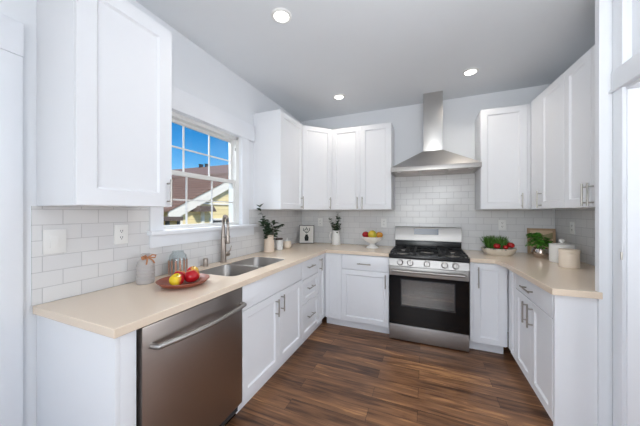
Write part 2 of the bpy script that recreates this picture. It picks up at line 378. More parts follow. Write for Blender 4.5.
m = MB(); m.box(DX-0.003, DX+0.165, 1.832, 1.846, 0, dz-0.017, 0.002); m.box(DX-0.003, DX+0.165, dy0-0.001, dy0+0.013, 0, dz-0.017, 0.002)
db(m, 'door_jamb', TRIM)
m = MB(); m.box(DX+0.02, DX+0.05, dy0, 1.842, dz+0.115, 2.62); db(m, 'transom_panel', TRIM)
m = MB(); m.tube([(DX-0.018, 1.846, 1.115), (DX-0.018, 1.846, 1.155)], 0.005, 10); db(m, 'hinge_knuckle', NICKEL)

# ================================================================== OUTSIDE
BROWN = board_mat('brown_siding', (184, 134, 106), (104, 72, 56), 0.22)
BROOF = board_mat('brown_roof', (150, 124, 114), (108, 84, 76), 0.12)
SHINGLE = board_mat('brown_shingle', (138, 108, 92), (80, 60, 50), 0.11)
YEL = board_mat('yellow_siding', (238, 220, 168), (212, 190, 136), 0.16)
WOUT = mat('white_exterior_trim', (240, 236, 226), 0.6)
GROOF = mat('grey_brown_awning', (96, 82, 74), 0.8, var=0.15)
GRASS = mat('yard_ground', (120, 118, 96), 0.9, var=0.2, scale=4)
struct(MB().box(-40, -0.2, -15, 40, -0.7, -0.6).build('ground', GRASS))
bh = empty('brown_house', (-12, 13, -0.6), label='brown clapboard house with a low roof seen through the window', cat='house')
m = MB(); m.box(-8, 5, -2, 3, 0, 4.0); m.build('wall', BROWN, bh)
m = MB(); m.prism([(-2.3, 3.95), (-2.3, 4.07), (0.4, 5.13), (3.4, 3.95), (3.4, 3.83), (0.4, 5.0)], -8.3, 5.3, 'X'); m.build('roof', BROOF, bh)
for vx, hh in ((-0.75, 0.14), (-0.2, 0.12)):
    m = MB(); m.box(vx-0.07, vx+0.07, 0.2, 0.45, 4.95, 5.13+hh, 0.01); m.box(vx-0.1, vx+0.1, 0.17, 0.48, 5.13+hh, 5.16+hh, 0.01); m.build('roof_vent', DARKG, bh)
yh = empty('yellow_house', (-5, 7.7, -0.6), label='pale yellow gabled house with wide white rake boards outside the window', cat='house')
sl = 0.484; az_ = 3.33
m = MB(); m.prism([(-2.35, 0), (2.35, 0), (2.35, az_-0.1-2.35*sl), (0, az_-0.1), (-2.35, az_-0.1-2.35*sl)], -3.0, 0, 'X'); m.build('wall', YEL, yh)
m = MB()
for s in (-1, 1):
    m.prism([(0, az_-0.33), (s*2.75, az_-0.33-2.75*sl), (s*2.75, az_-2.75*sl), (0, az_)], 0.12, 0.17, 'X')
m.build('rake_board', WOUT, yh)
m = MB()
for s in (-1, 1):
    m.prism([(0, az_), (s*2.8, az_-2.8*sl), (s*2.8, az_+0.05-2.8*sl), (0, az_+0.06)], -3.1, 0.2, 'X')
m.build('roof', SHINGLE, yh)
m = MB(); m.box(0.0, 0.05, -2.36, -2.22, 0, 1.9); m.box(0.0, 0.05, -1.52, -1.40, 0, 2.0); m.box(0.0, 0.05, -2.2, 2.2, 2.22, 2.28); m.build('trim_board', WOUT, yh)
m = MB(); m.prism([(-1.92, 1.98), (-1.80, 2.16), (-1.30, 2.16), (-1.18, 1.98)], 0.0, 0.35, 'X'); m.build('awning', GROOF, yh)
for y0_, y1_ in ((-1.10, -0.55), (-0.35, 0.2)):
    m = MB(); m.box(0.0, 0.04, y0_-0.07, y1_+0.07, 0.9, 1.75); wf = m.build('window', WOUT, yh)
    m = MB(); m.box(0.035, 0.05, y0_, y1_, 0.97, 1.68); m.build('pane', DARKG, wf)
sh = empty('garden_shed', (-4.3, 4.75, -0.6), label='low tan shed with grey corner posts at the left edge of the window view', cat='shed')
TAN = board_mat('tan_siding', (196, 168, 104), (150, 124, 74), 0.2)
m = MB(); m.box(-0.6, 0, -0.9, 0.10, 0, 1.74); m.build('wall', TAN, sh)
m = MB(); m.box(-0.62, 0.1, -1.0, 0.13, 1.74, 1.84); m.build('roof', GROOF, sh)
m = MB(); m.box(0, 0.03, -0.3, -0.2, 0, 1.74); m.box(0, 0.03, 0.02, 0.10, 0, 1.74); m.build('corner_post', DARKG, sh)

# ================================================================== CABINETS
def handle(parent, x, z, yf, L=0.14, horiz=False):
    m = MB(); y = yf-0.033; h = L/2
    if horiz:
        m.tube([(x-h, y, z), (x+h, y, z)], 0.006, 12)
        for s in (-1, 1): m.tube([(x+s*h*0.7, yf, z), (x+s*h*0.7, y, z)], 0.005, 8)
    else:
        m.tube([(x, y, z-h), (x, y, z+h)], 0.006, 12)
        for s in (-1, 1): m.tube([(x, yf, z+s*h*0.7), (x, y, z+s*h*0.7)], 0.005, 8)
    return m.build('handle', NICKEL, parent)
def cab_root(name, frame, xc, z, label):
    """frame: 'L','B','R' wall run; local x runs along the wall, local -y points into the room"""
    if frame == 'L': loc, rz = (0.0, xc, z), R(90)
    elif frame == 'B': loc, rz = (xc, BY, z), 0.0
    elif frame == 'Q': loc, rz = (3.122, BY-xc, z), R(-90)
    else: loc, rz = tuple(rp(xc, 0, z)), R(-90)+PHI
    return empty(name, loc, rz, label, 'cabinet')
def leaf(root, kind, x0, x1, z0, z1, yf, st=0.057, hd=None, hz=False, hl=0.14, slab=False):
    m = MB()
    if slab: m.box(x0, x1, yf, yf+0.02, z0, z1, 0.002)
    else: m.shaker(x0, x1, z0, z1, yf, st=st)
    d = m.build(kind, CAB, root)
    if hd: handle(d, hd[0], hd[1], yf, hl, hz)
    return d
g = 0.0015
FD = 0.60   # carcass depth of base cabinets (doors add 0.02)
# --- left run: end panel and filler by the dishwasher
r = cab_root('end_panel', 'L', 0.66, 0, 'white end panel closing the near left counter beside the dishwasher')
m = MB(); m.box(-0.038, -0.018, -0.62, -0.002, 0, CB-0.001, 0.0015); m.build('side_panel', CAB, r)
m = MB(); m.box(-0.018, 0.042, -0.62, -0.55, 0, CB-0.001, 0.001); m.build('filler_strip', CAB, r)
# --- sink base
c0, c1 = 1.380, 2.271; xc = (c0+c1)/2; hw = (c1-c0)/2
r = cab_root('sink_cabinet', 'L', xc, 0, 'white two-door base cabinet under the sink, right of the dishwasher')
m = MB()
m.box(-hw, -hw+0.018, -FD, -0.012, 0.1, CB-0.001); m.box(hw-0.018, hw, -FD, -0.012, 0.1, CB-0.001); m.box(-hw+0.018, hw-0.018, -FD, -0.012, 0.1, 0.118)
m.box(-hw+0.018, hw-0.018, -0.02, -0.012, 0.118, CB-0.001); m.box(-hw+0.018, hw-0.018, -FD, -FD+0.018, CB-0.2, CB-0.001)
m.build('body', CAB, r)
m = MB(); m.box(-hw, hw, -0.57, -0.55, 0, 0.1); m.build('toe_kick', CAB, r)
leaf(r, 'false_drawer_front', -hw+g, hw-g, 0.70, 0.868, -0.62, slab=True)
dm = 1.845-xc
leaf(r, 'door', -hw+g, dm-g, 0.095, 0.695, -0.62, hd=(dm-0.055, 0.585))
leaf(r, 'door', dm+g, hw-g, 0.095, 0.695, -0.62, hd=(dm+0.02, 0.625)) if False else leaf(r, 'door', dm+g, hw-g, 0.095, 0.695, -0.62, hd=(dm+0.03, 0.60))
# --- drawer base
c0, c1 = 2.274, 2.690; xc = (c0+c1)/2; hw = (c1-c0)/2
r = cab_root('drawer_cabinet', 'L', xc, 0, 'white three-drawer base cabinet between the sink cabinet and the left corner')
m = MB(); m.box(-hw, hw, -FD, -0.012, 0.1, CB-0.001); m.build('body', CAB, r)
m = MB(); m.box(-hw, hw, -0.57, -0.55, 0, 0.1); m.build('toe_kick', CAB, r)
for z0_, z1_, sb in ((0.683, 0.866, True), (0.438, 0.678, False), (0.095, 0.433, False)):
    leaf(r, 'drawer', -hw+g, hw-g, z0_, z1_, -0.62, st=0.05, hd=(-0.03, (z0_+z1_)/2+0.02), hz=True, hl=0.15, slab=sb)
# --- left corner base
c0, c1 = 2.693, 2.875; xc = (c0+c1)/2; hw = (c1-c0)/2
r = cab_root('corner_cabinet', 'L', xc, 0, 'white left-hand corner base cabinet with one narrow door and a tall pull')
m = MB(); m.box(-hw, hw, -FD, -0.012, 0.1, CB-0.001); m.box(hw, 0.7, -0.58, -0.012, 0.1, CB-0.001); m.box(hw-0.003, hw+0.03, -0.622, -0.58, 0.1, CB-0.001); m.build('body', CAB, r)
m = MB(); m.box(-hw, hw+0.05, -0.57, -0.55, 0, 0.1); m.build('toe_kick', CAB, r)
leaf(r, 'door', -hw+g, hw-0.004, 0.095, 0.866, -0.62, st=0.045, hd=(-hw+0.028, 0.765))
# --- back run left of range
c0, c1 = 0.627, 1.379; xc = (c0+c1)/2; hw = (c1-c0)/2
r = cab_root('base_cabinet', 'B', xc, 0, 'white base cabinet with one drawer over one door, left of the range')
m = MB(); m.box(-hw, hw, -FD, -0.012, 0.1, CB-0.001); m.build('body', CAB, r)
m = MB(); m.box(-hw, hw, -0.56, -0.54, 0, 0.1); m.build('toe_kick', CAB, r)
fx = 0.836-xc
m = MB(); m.shaker(-hw+0.002, fx-g, 0.095, 0.866, -0.615, st=0.05, rec=0.002); m.build('filler_panel', CAB, r)
leaf(r, 'drawer', fx+g, hw-g, 0.702, 0.866, -0.62, hd=((fx+hw)/2, 0.775), hz=True, hl=0.155, slab=True)
leaf(r, 'door', fx+g, hw-g, 0.095, 0.695, -0.62, hd=(hw-0.035, 0.60), hl=0.15)
# --- back run right of range
c0, c1 = 2.155, 2.462; xc = (c0+c1)/2; hw = (c1-c0)/2
r = cab_root('base_cabinet', 'B', xc, 0, 'white full-height single-door base cabinet right of the range')
m = MB(); m.box(-hw, hw-0.002, -FD, -0.012, 0.1, CB-0.001); m.box(-hw, -hw+0.03, -0.62, -FD, 0.1, CB-0.001); m.box(hw-0.013, hw-0.002, -0.62, -FD, 0.1, CB-0.001); m.build('body', CAB, r)
m = MB(); m.box(-hw, hw-0.02, -0.56, -0.54, 0, 0.1); m.build('toe_kick', CAB, r)
leaf(r, 'door', -hw+0.031, hw-0.014, 0.095, 0.866, -0.62, hd=(-hw+0.068, 0.735), hl=0.2)
# --- right run: corner filler, base cabinet, end panel
a0, a1 = 0.66, 0.843; ac = (a0+a1)/2; hw = (a1-a0)/2
r = cab_root('corner_cabinet', 'Q', ac, 0, 'white right-hand corner base cabinet with a slim plain door')
m = MB(); m.box(-hw, hw, -0.64, -0.10, 0.1, CB-0.001); m.build('body', CAB, r)
m = MB(); m.box(-hw, hw, -0.60, -0.58, 0, 0.1); m.build('toe_kick', CAB, r)
leaf(r, 'door', -hw+0.045, hw-g, 0.095, 0.866, -0.66, st=0.035)
m = MB(); m.box(-hw-0.035, -hw+0.043, -0.655, -0.64, 0.1, CB-0.001); m.build('filler_strip', CAB, r)
a0, a1 = 0.845, 1.531; ac = (a0+a1)/2; hw = (a1-a0)/2
r = cab_root('base_cabinet', 'Q', ac, 0, 'white base cabinet on the right, one drawer over two doors, nearest the doorway')
m = MB(); m.box(-hw, hw, -0.64, -0.10, 0.1, CB-0.001); m.build('body', CAB, r)
m = MB(); m.box(-hw, hw, -0.60, -0.58, 0, 0.1); m.build('toe_kick', CAB, r)
leaf(r, 'drawer', -hw+g, hw-g, 0.722, 0.866, -0.66, hd=(-0.03, 0.79), hz=True, hl=0.18, slab=True)
leaf(r, 'door', -hw+g, -g, 0.095, 0.716, -0.66, hd=(-0.06, 0.61), hl=0.16)
leaf(r, 'door', g, hw-g, 0.095, 0.716, -0.66, hd=(0.035, 0.61), hl=0.16)
m = MB(); m.prism([(2.464, 1.945), (2.654, 1.945), (2.654, 1.964), (2.464, 1.964)], 0, CB-0.001)
o = recenter(m.build('end_panel', CAB)); tag(o, 'white end panel at the near end of the right counter', 'cabinet panel')

# --- wall cabinets
UD = 0.325
def upper(frame, c0, c1, label, doors, fill=(), depth=UD, st=0.06):
    xc = (c0+c1)/2; hw = (c1-c0)/2; h = UT-UB
    r = cab_root('wall_cabinet', frame, xc, UB, label)
    m = MB(); m.box(-hw, hw, -depth, -0.001, 0, h, 0.001); m.build('body', CAB, r)
    for (x0, x1, hx) in doors:
        leaf(r, 'door', x0-xc+g, x1-xc-g, 0.002, h-0.002, -depth-0.02, st=st, hd=None if hx is None else (hx-xc, 0.085), hl=0.15)
    for (x0, x1) in fill:
        m = MB(); m.box(x0-xc, x1-xc, -depth-0.018, -depth, 0.0, h); m.build('filler_strip', CAB, r)
    return r
upper('L', 0.622, 1.078, 'large white wall cabinet at the left foreground, before the window', [(0.622, 1.078, 1.048)], st=0.076)
upper('L', 2.318, 2.845, 'white wall cabinet on the window wall just past the window', [(2.318, 2.845, 2.79)])
upper('B', 0.612, 1.372, 'white two-door wall cabinet left of the range hood', [(0.612, 0.993, 0.962), (0.993, 1.372, 1.024)])
upper('B', 2.292, 2.70, 'white single-door wall cabinet right of the range hood', [(2.292, 2.692, 2.645)], [(2.693, 2.722)])
upper('R', 0.335, 0.942, 'white wall cabinet in the far right corner over the potted herb', [(0.56, 0.942, 0.585)], [(0.375, 0.56)], 0.335)
upper('R', 0.944, 1.50, 'white wall cabinet at the near right end with two close-set pulls', [(0.944, 1.25, 1.222), (1.25, 1.50, 1.278)], (), 0.335)
# diagonal corner wall cabinet
r = empty('wall_cabinet', (0.0, BY, UB), 0, 'white angled corner wall cabinet over the framed plant picture', 'cabinet')
h = UT-UB
A_, B_ = Vector((0.325, -0.652)), Vector((0.609, -0.343))
m = MB(); m.prism([(0.001, -0.001), (0.001, -0.652), tuple(A_), tuple(B_), (0.609, -0.001)], 0, h); m.build('body', CAB, r)
dv = (B_-A_); ln = dv.length; ang = math.atan2(dv.y, dv.x)
m = MB(); m.shaker(0.012, ln-0.006, 0.002, h-0.002, -0.021)
bmesh.ops.transform(m.bm, matrix=Matrix.Translation((A_.x, A_.y, 0)) @ Matrix.Rotation(ang, 4, 'Z'), verts=m.bm.verts)
d = m.build('door', CAB, r)
hd = handle(d, ln-0.04, 0.085, -0.021, 0.15); hd.data.transform(Matrix.Translation((A_.x, A_.y, 0)) @ Matrix.Rotation(ang, 4, 'Z'))

# ================================================================== COUNTERTOPS
def slab(name, outer, holes, label):
    bm = bmesh.new(); edges = []
    for loop in [outer]+holes:
        vs = [bm.verts.new((x, y, CT)) for x, y in loop]
        edges += [bm.edges.new((vs[i], vs[(i+1) % len(vs)])) for i in range(len(vs))]
    bmesh.ops.triangle_fill(bm, edges=edges, use_beauty=True, use_dissolve=False)
    for f in bm.faces:
        if f.normal.z < 0: f.normal_flip()
    r = bmesh.ops.extrude_face_region(bm, geom=bm.faces[:])
    bmesh.ops.translate(bm, vec=(0, 0, CB-CT), verts=[v for v in r['geom'] if isinstance(v, bmesh.types.BMVert)])
    bmesh.ops.recalc_face_normals(bm, faces=bm.faces)
    mb = MB(); mb.bm.free(); mb.bm = bm
    o = mb.build(name, QUARTZ, bevel=0.003); recenter(o); return tag(o, label, 'countertop')
def rrect(x0, x1, y0, y1, r, n=6):
    pts = []
    for cx_, cy_, a in ((x1-r, y1-r, 0), (x0+r, y1-r, 90), (x0+r, y0+r, 180), (x1-r, y0+r, 270)):
        for k in range(n+1):
            t = R(a+90*k/n); pts.append((cx_+r*math.cos(t), cy_+r*math.sin(t)))
    return pts
SX0, SX1, SY0, SY1 = 0.140, 0.518, 1.410, 2.165
slab('countertop', [(0.009, 0.605), (0.645, 0.605), (0.645, 2.862), (1.381, 2.862), (1.381, 3.491), (0.009, 3.491)], [rrect(SX0, SX1, SY0, SY1, 0.06)],
     'long beige L-shaped quartz countertop with the sink cut in, left of the range')
pts = [(2.153, 3.491), (2.153, 2.862), (2.36, 2.862), tuple(rp(0.77, 0.684)[:2]), (2.442, 1.917), (2.668, 1.924), (2.668, 1.929), (2.654, 1.929), (2.654, 1.969), tuple(rp(1.5, 0.009)[:2]), tuple(rp(0.01, 0.009)[:2])]
slab('countertop', pts, [], 'beige quartz countertop right of the range, turning toward the doorway')

# ================================================================== SINK, FAUCET
r = empty('double_sink', ((SX0+SX1)/2, (SY0+SY1)/2, 0.67), 0, 'stainless double-bowl sink set in the counter under the window', 'sink')
def bowl(y0, y1, cell0, cell1):
    ox, oy = r.location.x, r.location.y
    bm = bmesh.new(); zt = CT-0.004-0.67
    def loop(x0, x1, a, b, rad, z): return [bm.verts.new((x-ox, y-oy, z)) for x, y in rrect(x0, x1, a, b, rad)]
    L = [loop(SX0+0.001, SX1-0.001, cell0, cell1, 0.06, zt), loop(SX0+0.007, SX1-0.007, y0, y1, 0.058, zt), loop(SX0+0.010, SX1-0.010, y0+0.003, y1-0.003, 0.057, zt-0.006),
         loop(SX0+0.022, SX1-0.022, y0+0.016, y1-0.016, 0.05, 0.03), loop(SX0+0.05, SX1-0.05, y0+0.045, y1-0.045, 0.035, 0.004), loop(SX0+0.15, SX1-0.15, y0+0.14, y1-0.14, 0.03, 0.0)]
    for a, b in zip(L, L[1:]):
        for k in range(len(a)): bm.faces.new((a[k], a[(k+1) % len(a)], b[(k+1) % len(a)], b[k]))
    bm.faces.new(L[-1]); bmesh.ops.recalc_face_normals(bm, faces=bm.faces)
    mb = MB(); mb.bm.free(); mb.bm = bm; b_ = mb.build('bowl', SINKST, r)
    md = b_.modifiers.new('thick', 'SOLIDIFY'); md.thickness = 0.0012
    d = MB(); d.lathe([(0, 0.002), (0.02, 0.002), (0.026, 0.006), (0.042, 0.007), (0.045, 0.003)], (0, (y0+y1)/2-oy, 0.001), 24); d.build('drain', NICKEL, b_)
bowl(SY0+0.007, 1.752, SY0+0.001, 1.758); bowl(1.784, SY1-0.007, 1.778, SY1-0.001)
m = MB(); m.box(SX0+0.002-r.location.x, SX1-0.002-r.location.x, 1.7515-r.location.y, 1.7845-r.location.y, 0.19, CT-0.0042-0.67, 0.002); m.build('divider', SINKST, r)

FAUC = brushed('faucet_nickel', (160, 150, 142), 0.28, (1, 1, 20), 0.04)
r = empty('faucet', (0.062, 1.800, CT), 0, 'brushed nickel pull-down spring faucet behind the sink', 'faucet')
m = MB(); m.lathe([(0, 0), (0.030, 0), (0.030, 0.006), (0.025, 0.012), (0.024, 0.10), (0.021, 0.22), (0.017, 0.26), (0.014, 0.33), (0, 0.335)], seg=24); m.build('body', FAUC, r)
sx_, sy_ = 0.125, -0.080
gp = [(0, 0, 0.31), (0, 0, 0.36), (0.1*sx_, 0.1*sy_, 0.392), (0.35*sx_, 0.35*sy_, 0.415), (0.65*sx_, 0.65*sy_, 0.412), (0.88*sx_, 0.88*sy_, 0.39), (0.98*sx_, 0.98*sy_, 0.355), (sx_, sy_, 0.31)]
m = MB(); m.tube(gp, 0.009, 10)
coil = []
fine = []
for a, b in zip(gp, gp[1:]):
    for k in range(16): fine.append(Vector(a).lerp(Vector(b), k/16))
for i, p in enumerate(fine):
    d = (fine[min(i+1, len(fine)-1)]-fine[max(i-1, 0)]).normalized(); u = Vector((sy_, -sx_, 0)).normalized(); u = (u-d*u.dot(d)).normalized(); w = d.cross(u)
    coil.append(p+0.0135*(math.cos(i*1.3)*u+math.sin(i*1.3)*w))
m.tube(coil, 0.003, 5); m.build('spring_neck', FAUC, r)
m = MB(); m.lathe([(0, 0.0), (0.016, 0.0), (0.019, 0.015), (0.014, 0.04), (0.013, 0.10), (0.011, 0.13), (0.009, 0.135), (0, 0.135)], (sx_, sy_, 0.18), 20); m.build('spray_head', FAUC, r)
m = MB(); m.tube([(0, 0, 0.225), (sx_, sy_, 0.24)], 0.006, 8); m.lathe([(0.015, 0), (0.019, 0), (0.019, 0.014), (0.015, 0.014)], (sx_, sy_, 0.233), 20, closed=True); m.build('dock_arm', FAUC, r)
m = MB(); m.tube([(0.0, 0.015, 0.065), (0.006, 0.062, 0.065)], 0.020, 14); m.tube([(0.006, 0.05, 0.07), (0.018, 0.07, 0.10), (0.024, 0.078, 0.14)], [0.008, 0.006, 0.005], 8); m.build('lever', FAUC, r)
o = MB().lathe([(0, 0), (0.024, 0), (0.024, 0.006), (0.019, 0.01), (0.019, 0.055), (0.015, 0.066), (0, 0.067)], (0.06, 1.60, CT), 24).build('air_gap', FAUC)
recenter(o); tag(o, 'small nickel sink air gap cap on the counter left of the faucet', 'sink fitting')

# ================================================================== DISHWASHER
r = empty('dishwasher', (0.0, 1.044, 0), R(90), 'stainless dishwasher with curved bar handle under the left counter', 'dishwasher')
hw = 0.331
m = MB(); m.box(-hw, hw, -0.585, -0.02, 0.03, CB-0.004); m.build('tub_body', DARKG, r)
m = MB(); m.box(-hw+0.01, hw-0.002, -0.625, -0.586, 0.10, 0.865, 0.006); d = m.build('door', STEELD, r)
hp = [(-0.278, -0.625, 0.770), (-0.275, -0.655, 0.770)]+[(-0.272+0.58*t, -0.662-0.034*math.sin(math.pi*t), 0.770-0.008*t) for t in [k/14 for k in range(15)]]+[(0.311, -0.655, 0.762), (0.312, -0.625, 0.762)]
m = MB(); m.tube(hp, 0.0135, 12); m.build('handle', STEEL, d)
m = MB(); m.box(-hw+0.01, hw-0.002, -0.57, -0.56, 0.0, 0.098); m.build('toe_kick', BLACK, r)

# ================================================================== RANGE
RX = 1.766
r = empty('gas_range', (RX, BY, 0), 0, 'stainless gas range with black oven door on the back wall', 'range')
hw = 0.379
m = MB()
m.box(-hw, -0.29, -0.635, -0.03, 0.02, 0.868); m.box(0.29, hw, -0.635, -0.03, 0.02, 0.868); m.box(-0.29, 0.29, -0.635, -0.03, 0.02, 0.33); m.box(-0.29, 0.29, -0.635, -0.03, 0.69, 0.868); m.box(-0.29, 0.29, -0.12, -0.03, 0.33, 0.69)
m.build('body', DARKG, r)
m = MB(); t_ = 0.004
m.box(-0.29, -0.286, -0.634, -0.12, 0.33, 0.69); m.box(0.286, 0.29, -0.634, -0.12, 0.33, 0.69); m.box(-0.286, 0.286, -0.634, -0.12, 0.33, 0.334); m.box(-0.286, 0.286, -0.634, -0.12, 0.686, 0.69); m.box(-0.286, 0.286, -0.124, -0.12, 0.334, 0.686)
m.build('oven_cavity', ENAMEL, r)
for z_ in (0.455, 0.535):
    m = MB()
    for k in range(13): m.tube([(-0.28+0.56*k/12, -0.60, z_), (-0.28+0.56*k/12, -0.15, z_)], 0.0025, 6)
    m.tube([(-0.284, -0.60, z_), (0.284, -0.60, z_)], 0.005, 8); m.tube([(-0.284, -0.15, z_), (0.284, -0.15, z_)], 0.004, 8)
    m.build('oven_rack', NICKEL, r)
m = MB(); m.box(-hw+0.003, hw-0.003, -0.67, -0.636, 0.012, 0.172, 0.005); m.build('storage_drawer', STEEL, r)
# oven door with window
m = MB(); y0_, y1_ = -0.67, -0.638
for b in ((-hw+0.003, -0.252, 0.178, 0.69), (0.25, hw-0.003, 0.178, 0.69), (-0.252, 0.25, 0.178, 0.378), (-0.252, 0.25, 0.652, 0.69)): m.box(b[0], b[1], y0_, y1_, b[2], b[3])
d = m.build('oven_door', BLACKG, r)
m = MB(); m.box(-0.252, 0.25, -0.667, -0.663, 0.378, 0.652); m.build('window_pane', glass('oven_glass', (0.8, 0.8, 0.78), 0.16, 0.08), d)
m = MB()
for b in ((-0.258, -0.25, 0.372, 0.658), (0.248, 0.256, 0.372, 0.658), (-0.25, 0.248, 0.372, 0.38), (-0.25, 0.248, 0.65, 0.658)): m.box(b[0], b[1], -0.6715, -0.669, b[2], b[3])
m.build('window_border', DARKG, d)
m = MB(); m.box(-hw+0.003, hw-0.003, -0.672, -0.638, 0.692, 0.788, 0.004); m.build('door_rail', STEEL, d)
m = MB(); m.tube([(-0.335, -0.672, 0.748), (-0.34, -0.70, 0.748), (-0.33, -0.715, 0.748), (0.33, -0.715, 0.748), (0.34, -0.70, 0.748), (0.335, -0.672, 0.748)], 0.0145, 14); m.build('handle', STEEL, d)
# knob panel
FAUCK = brushed('knob_metal', (150, 146, 142), 0.3, (1, 1, 30), 0.03)
m = MB(); m.prism([(-0.636, 0.793), (-0.688, 0.793), (-0.672, 0.872), (-0.636, 0.872)], -hw, hw, 'X'); cp = m.build('control_panel', STEEL, r, bevel=0.003)
for kx in (-0.262, -0.162, -0.001, 0.160, 0.259):
    m = MB(); M_ = Matrix.Translation((kx, -0.681, 0.834)) @ Matrix.Rotation(R(79), 4, 'X')
    m.lathe([(0, 0.034), (0.022, 0.034), (0.0245, 0.03), (0.026, 0.008), (0.031, 0.004), (0.031, 0)], seg=24, M=M_); m.box(-0.004, 0.004, -0.019, 0.019, 0.03, 0.039, 0.001, M=M_)
    m.build('knob', FAUCK, cp)
# cooktop
m = MB(); m.box(-hw, hw, -0.675, -0.075, 0.873, 0.906, 0.006); m.box(-hw, hw, -0.675, -0.655, 0.90, 0.914, 0.004); ck = m.build('cooktop', BLACK, r)
for bx, by, br_ in ((-0.245, -0.52, 0.045), (-0.245, -0.24, 0.036), (0, -0.38, 0.05), (0.245, -0.52, 0.045), (0.245, -0.24, 0.036)):
    m = MB(); m.lathe([(br_+0.02, 0), (br_+0.018, 0.006), (br_+0.004, 0.008), (br_, 0.014)], (bx, by, 0.906), 24); b_ = m.build('burner', NICKEL, ck)
    m = MB(); m.lathe([(0, 0.022), (br_-0.006, 0.022), (br_, 0.018), (br_, 0.012)], (bx, by, 0.906), 24); m.build('burner_cap', BLACK, b_)
for gx in (-0.246, 0.0, 0.246):
    m = MB(); w = 0.117; zz = (0.928, 0.942)
    for s in (-1, 1): m.box(gx+s*w-0.006, gx+s*w+0.006, -0.64, -0.11, *zz, 0.003)
    for y_ in (-0.64, -0.375, -0.11): m.box(gx-w, gx+w, y_-0.006, y_+0.006, *zz, 0.003)
    for y_ in (-0.52, -0.24) if gx else (-0.38,):
        for k in range(4):
            a = R(45+90*k); m.tube([(gx+0.03*math.cos(a), y_+0.03*math.sin(a), 0.938), (gx+0.085*math.cos(a), y_+0.085*math.sin(a), 0.938)], 0.005, 6)
        m.box(gx-w, gx-0.03, y_-0.004, y_+0.004, 0.93, 0.944); m.box(gx+0.03, gx+w, y_-0.004, y_+0.004, 0.93, 0.944)
    for s in (-1, 1):
        for y_ in (-0.634, -0.116): m.box(gx+s*w-0.005, gx+s*w+0.005, y_-0.005, y_+0.005, 0.906, 0.93)
    m.build('grate', IRON, ck)
m = MB(); m.box(-hw+0.002, hw-0.002, -0.072, -0.03, 0.87, 1.006, 0.003); bgd = m.build('backguard', BLACK, r)
m = MB(); m.prism([(-0.034, 1.006), (-0.090, 1.006), (-0.094, 1.012), (-0.082, 1.170), (-0.074, 1.18), (-0.034, 1.18)], -hw, hw, 'X'); m.build('display_panel', STEEL, bgd, bevel=0.003)
m = MB(); m.prism([(-0.0895, 1.086), (-0.092, 1.086), (-0.0860, 1.158), (-0.083, 1.158)], -0.150, 0.130, 'X'); m.build('display', mat('clock_display', (72, 80, 96), 0.15), bgd)

# ================================================================== HOOD
r = empty('range_hood', (1.83, BY, 1.81), 0, 'stainless pyramid chimney range hood above the range', 'range hood')
hw = 0.448; fd = -0.49
def frustum(z0, a0, z1, a1):
    bm = bmesh.new(); q = []
    for z, (x0, x1, y0, y1) in ((z0, a0), (z1, a1)): q.append([bm.verts.new(v) for v in ((x0, y0, z), (x1, y0, z), (x1, y1, z), (x0, y1, z))])
    bm.faces.new(q[0]); bm.faces.new(q[1])
    for k in range(4): bm.faces.new((q[0][k], q[0][(k+1) % 4], q[1][(k+1) % 4], q[1][k]))
    bmesh.ops.recalc_face_normals(bm, faces=bm.faces); return bm
m = MB(); m.merge(frustum(0.062, (-hw, hw, fd, -0.009), 0.262, (-0.105, 0.105, -0.29, -0.009))); m.build('canopy', STEELV, r)
m = MB(); m.box(-hw, hw, fd, fd+0.02, 0.012, 0.062, 0.003); m.box(-hw, -hw+0.02, fd+0.02, -0.009, 0.012, 0.062); m.box(hw-0.02, hw, fd+0.02, -0.009, 0.012, 0.062); m.box(-hw+0.02, hw-0.02, -0.03, -0.009, 0.012, 0.062); m.build('lip', STEEL, r)
m = MB(); m.box(-hw+0.02, hw-0.02, fd+0.02, -0.03, 0.02, 0.03); un = m.build('filter_tray', NICKEL, r)
for s in (-1, 0, 1):
    m = MB(); m.box(s*0.27-0.12, s*0.27+0.12, fd+0.1, -0.08, 0.012, 0.02, 0.003); m.build('baffle_filter', STEELD, un)
for s in (-1, 1):
    m = MB(); m.lathe([(0, 0), (0.022, 0), (0.025, 0.006)], (s*0.36, fd+0.06, 0.013), 16); m.build('lamp_lens', PLASTW, un)
m = MB(); m.box(-0.103, 0.103, -0.285, -0.002, 0.262, H-1.81-0.001, 0.003); m.build('chimney', STEELV, r)

# ================================================================== RECESSED LIGHTS
me_, nt_, b_ = new_mat('downlight_lens'); b_.inputs['Emission Color'].default_value = (1, 0.97, 0.92, 1); b_.inputs['Emission Strength'].default_value = 6.0
DL = me_
for (x, y, lab) in ((0.815, 1.556, 'round recessed ceiling light nearest the camera'), (0.795, 2.91, 'round recessed ceiling light over the far left corner'), (2.16, 2.886, 'round recessed ceiling light to the right of the hood chimney')):
    r = empty('ceiling_light', (x, y, H-0.012), 0, lab, 'ceiling light', 'recessed ceiling lights')
    MB().lathe([(0.050, 0.004), (0.053, 0.0), (0.069, 0.004), (0.072, 0.0115), (0.050, 0.0115)], seg=32, closed=True).build('trim_ring', PLASTW, r)
    MB().lathe([(0, 0.003), (0.0495, 0.003), (0.0495, 0.011), (0, 0.011)], seg=32).build('lens', DL, r)
    ld = bpy.data.lights.new('downlight', 'SPOT'); ld.energy = LAMP_POWER; ld.spot_size = R(150); ld.spot_blend = 0.8; ld.shadow_soft_size = 0.06; ld.color = (1.0, 0.90, 0.78)
    lo = bpy.data.objects.new('bulb', ld); COL.objects.link(lo); lo.parent = r; lo.location = (0, 0, -0.02)

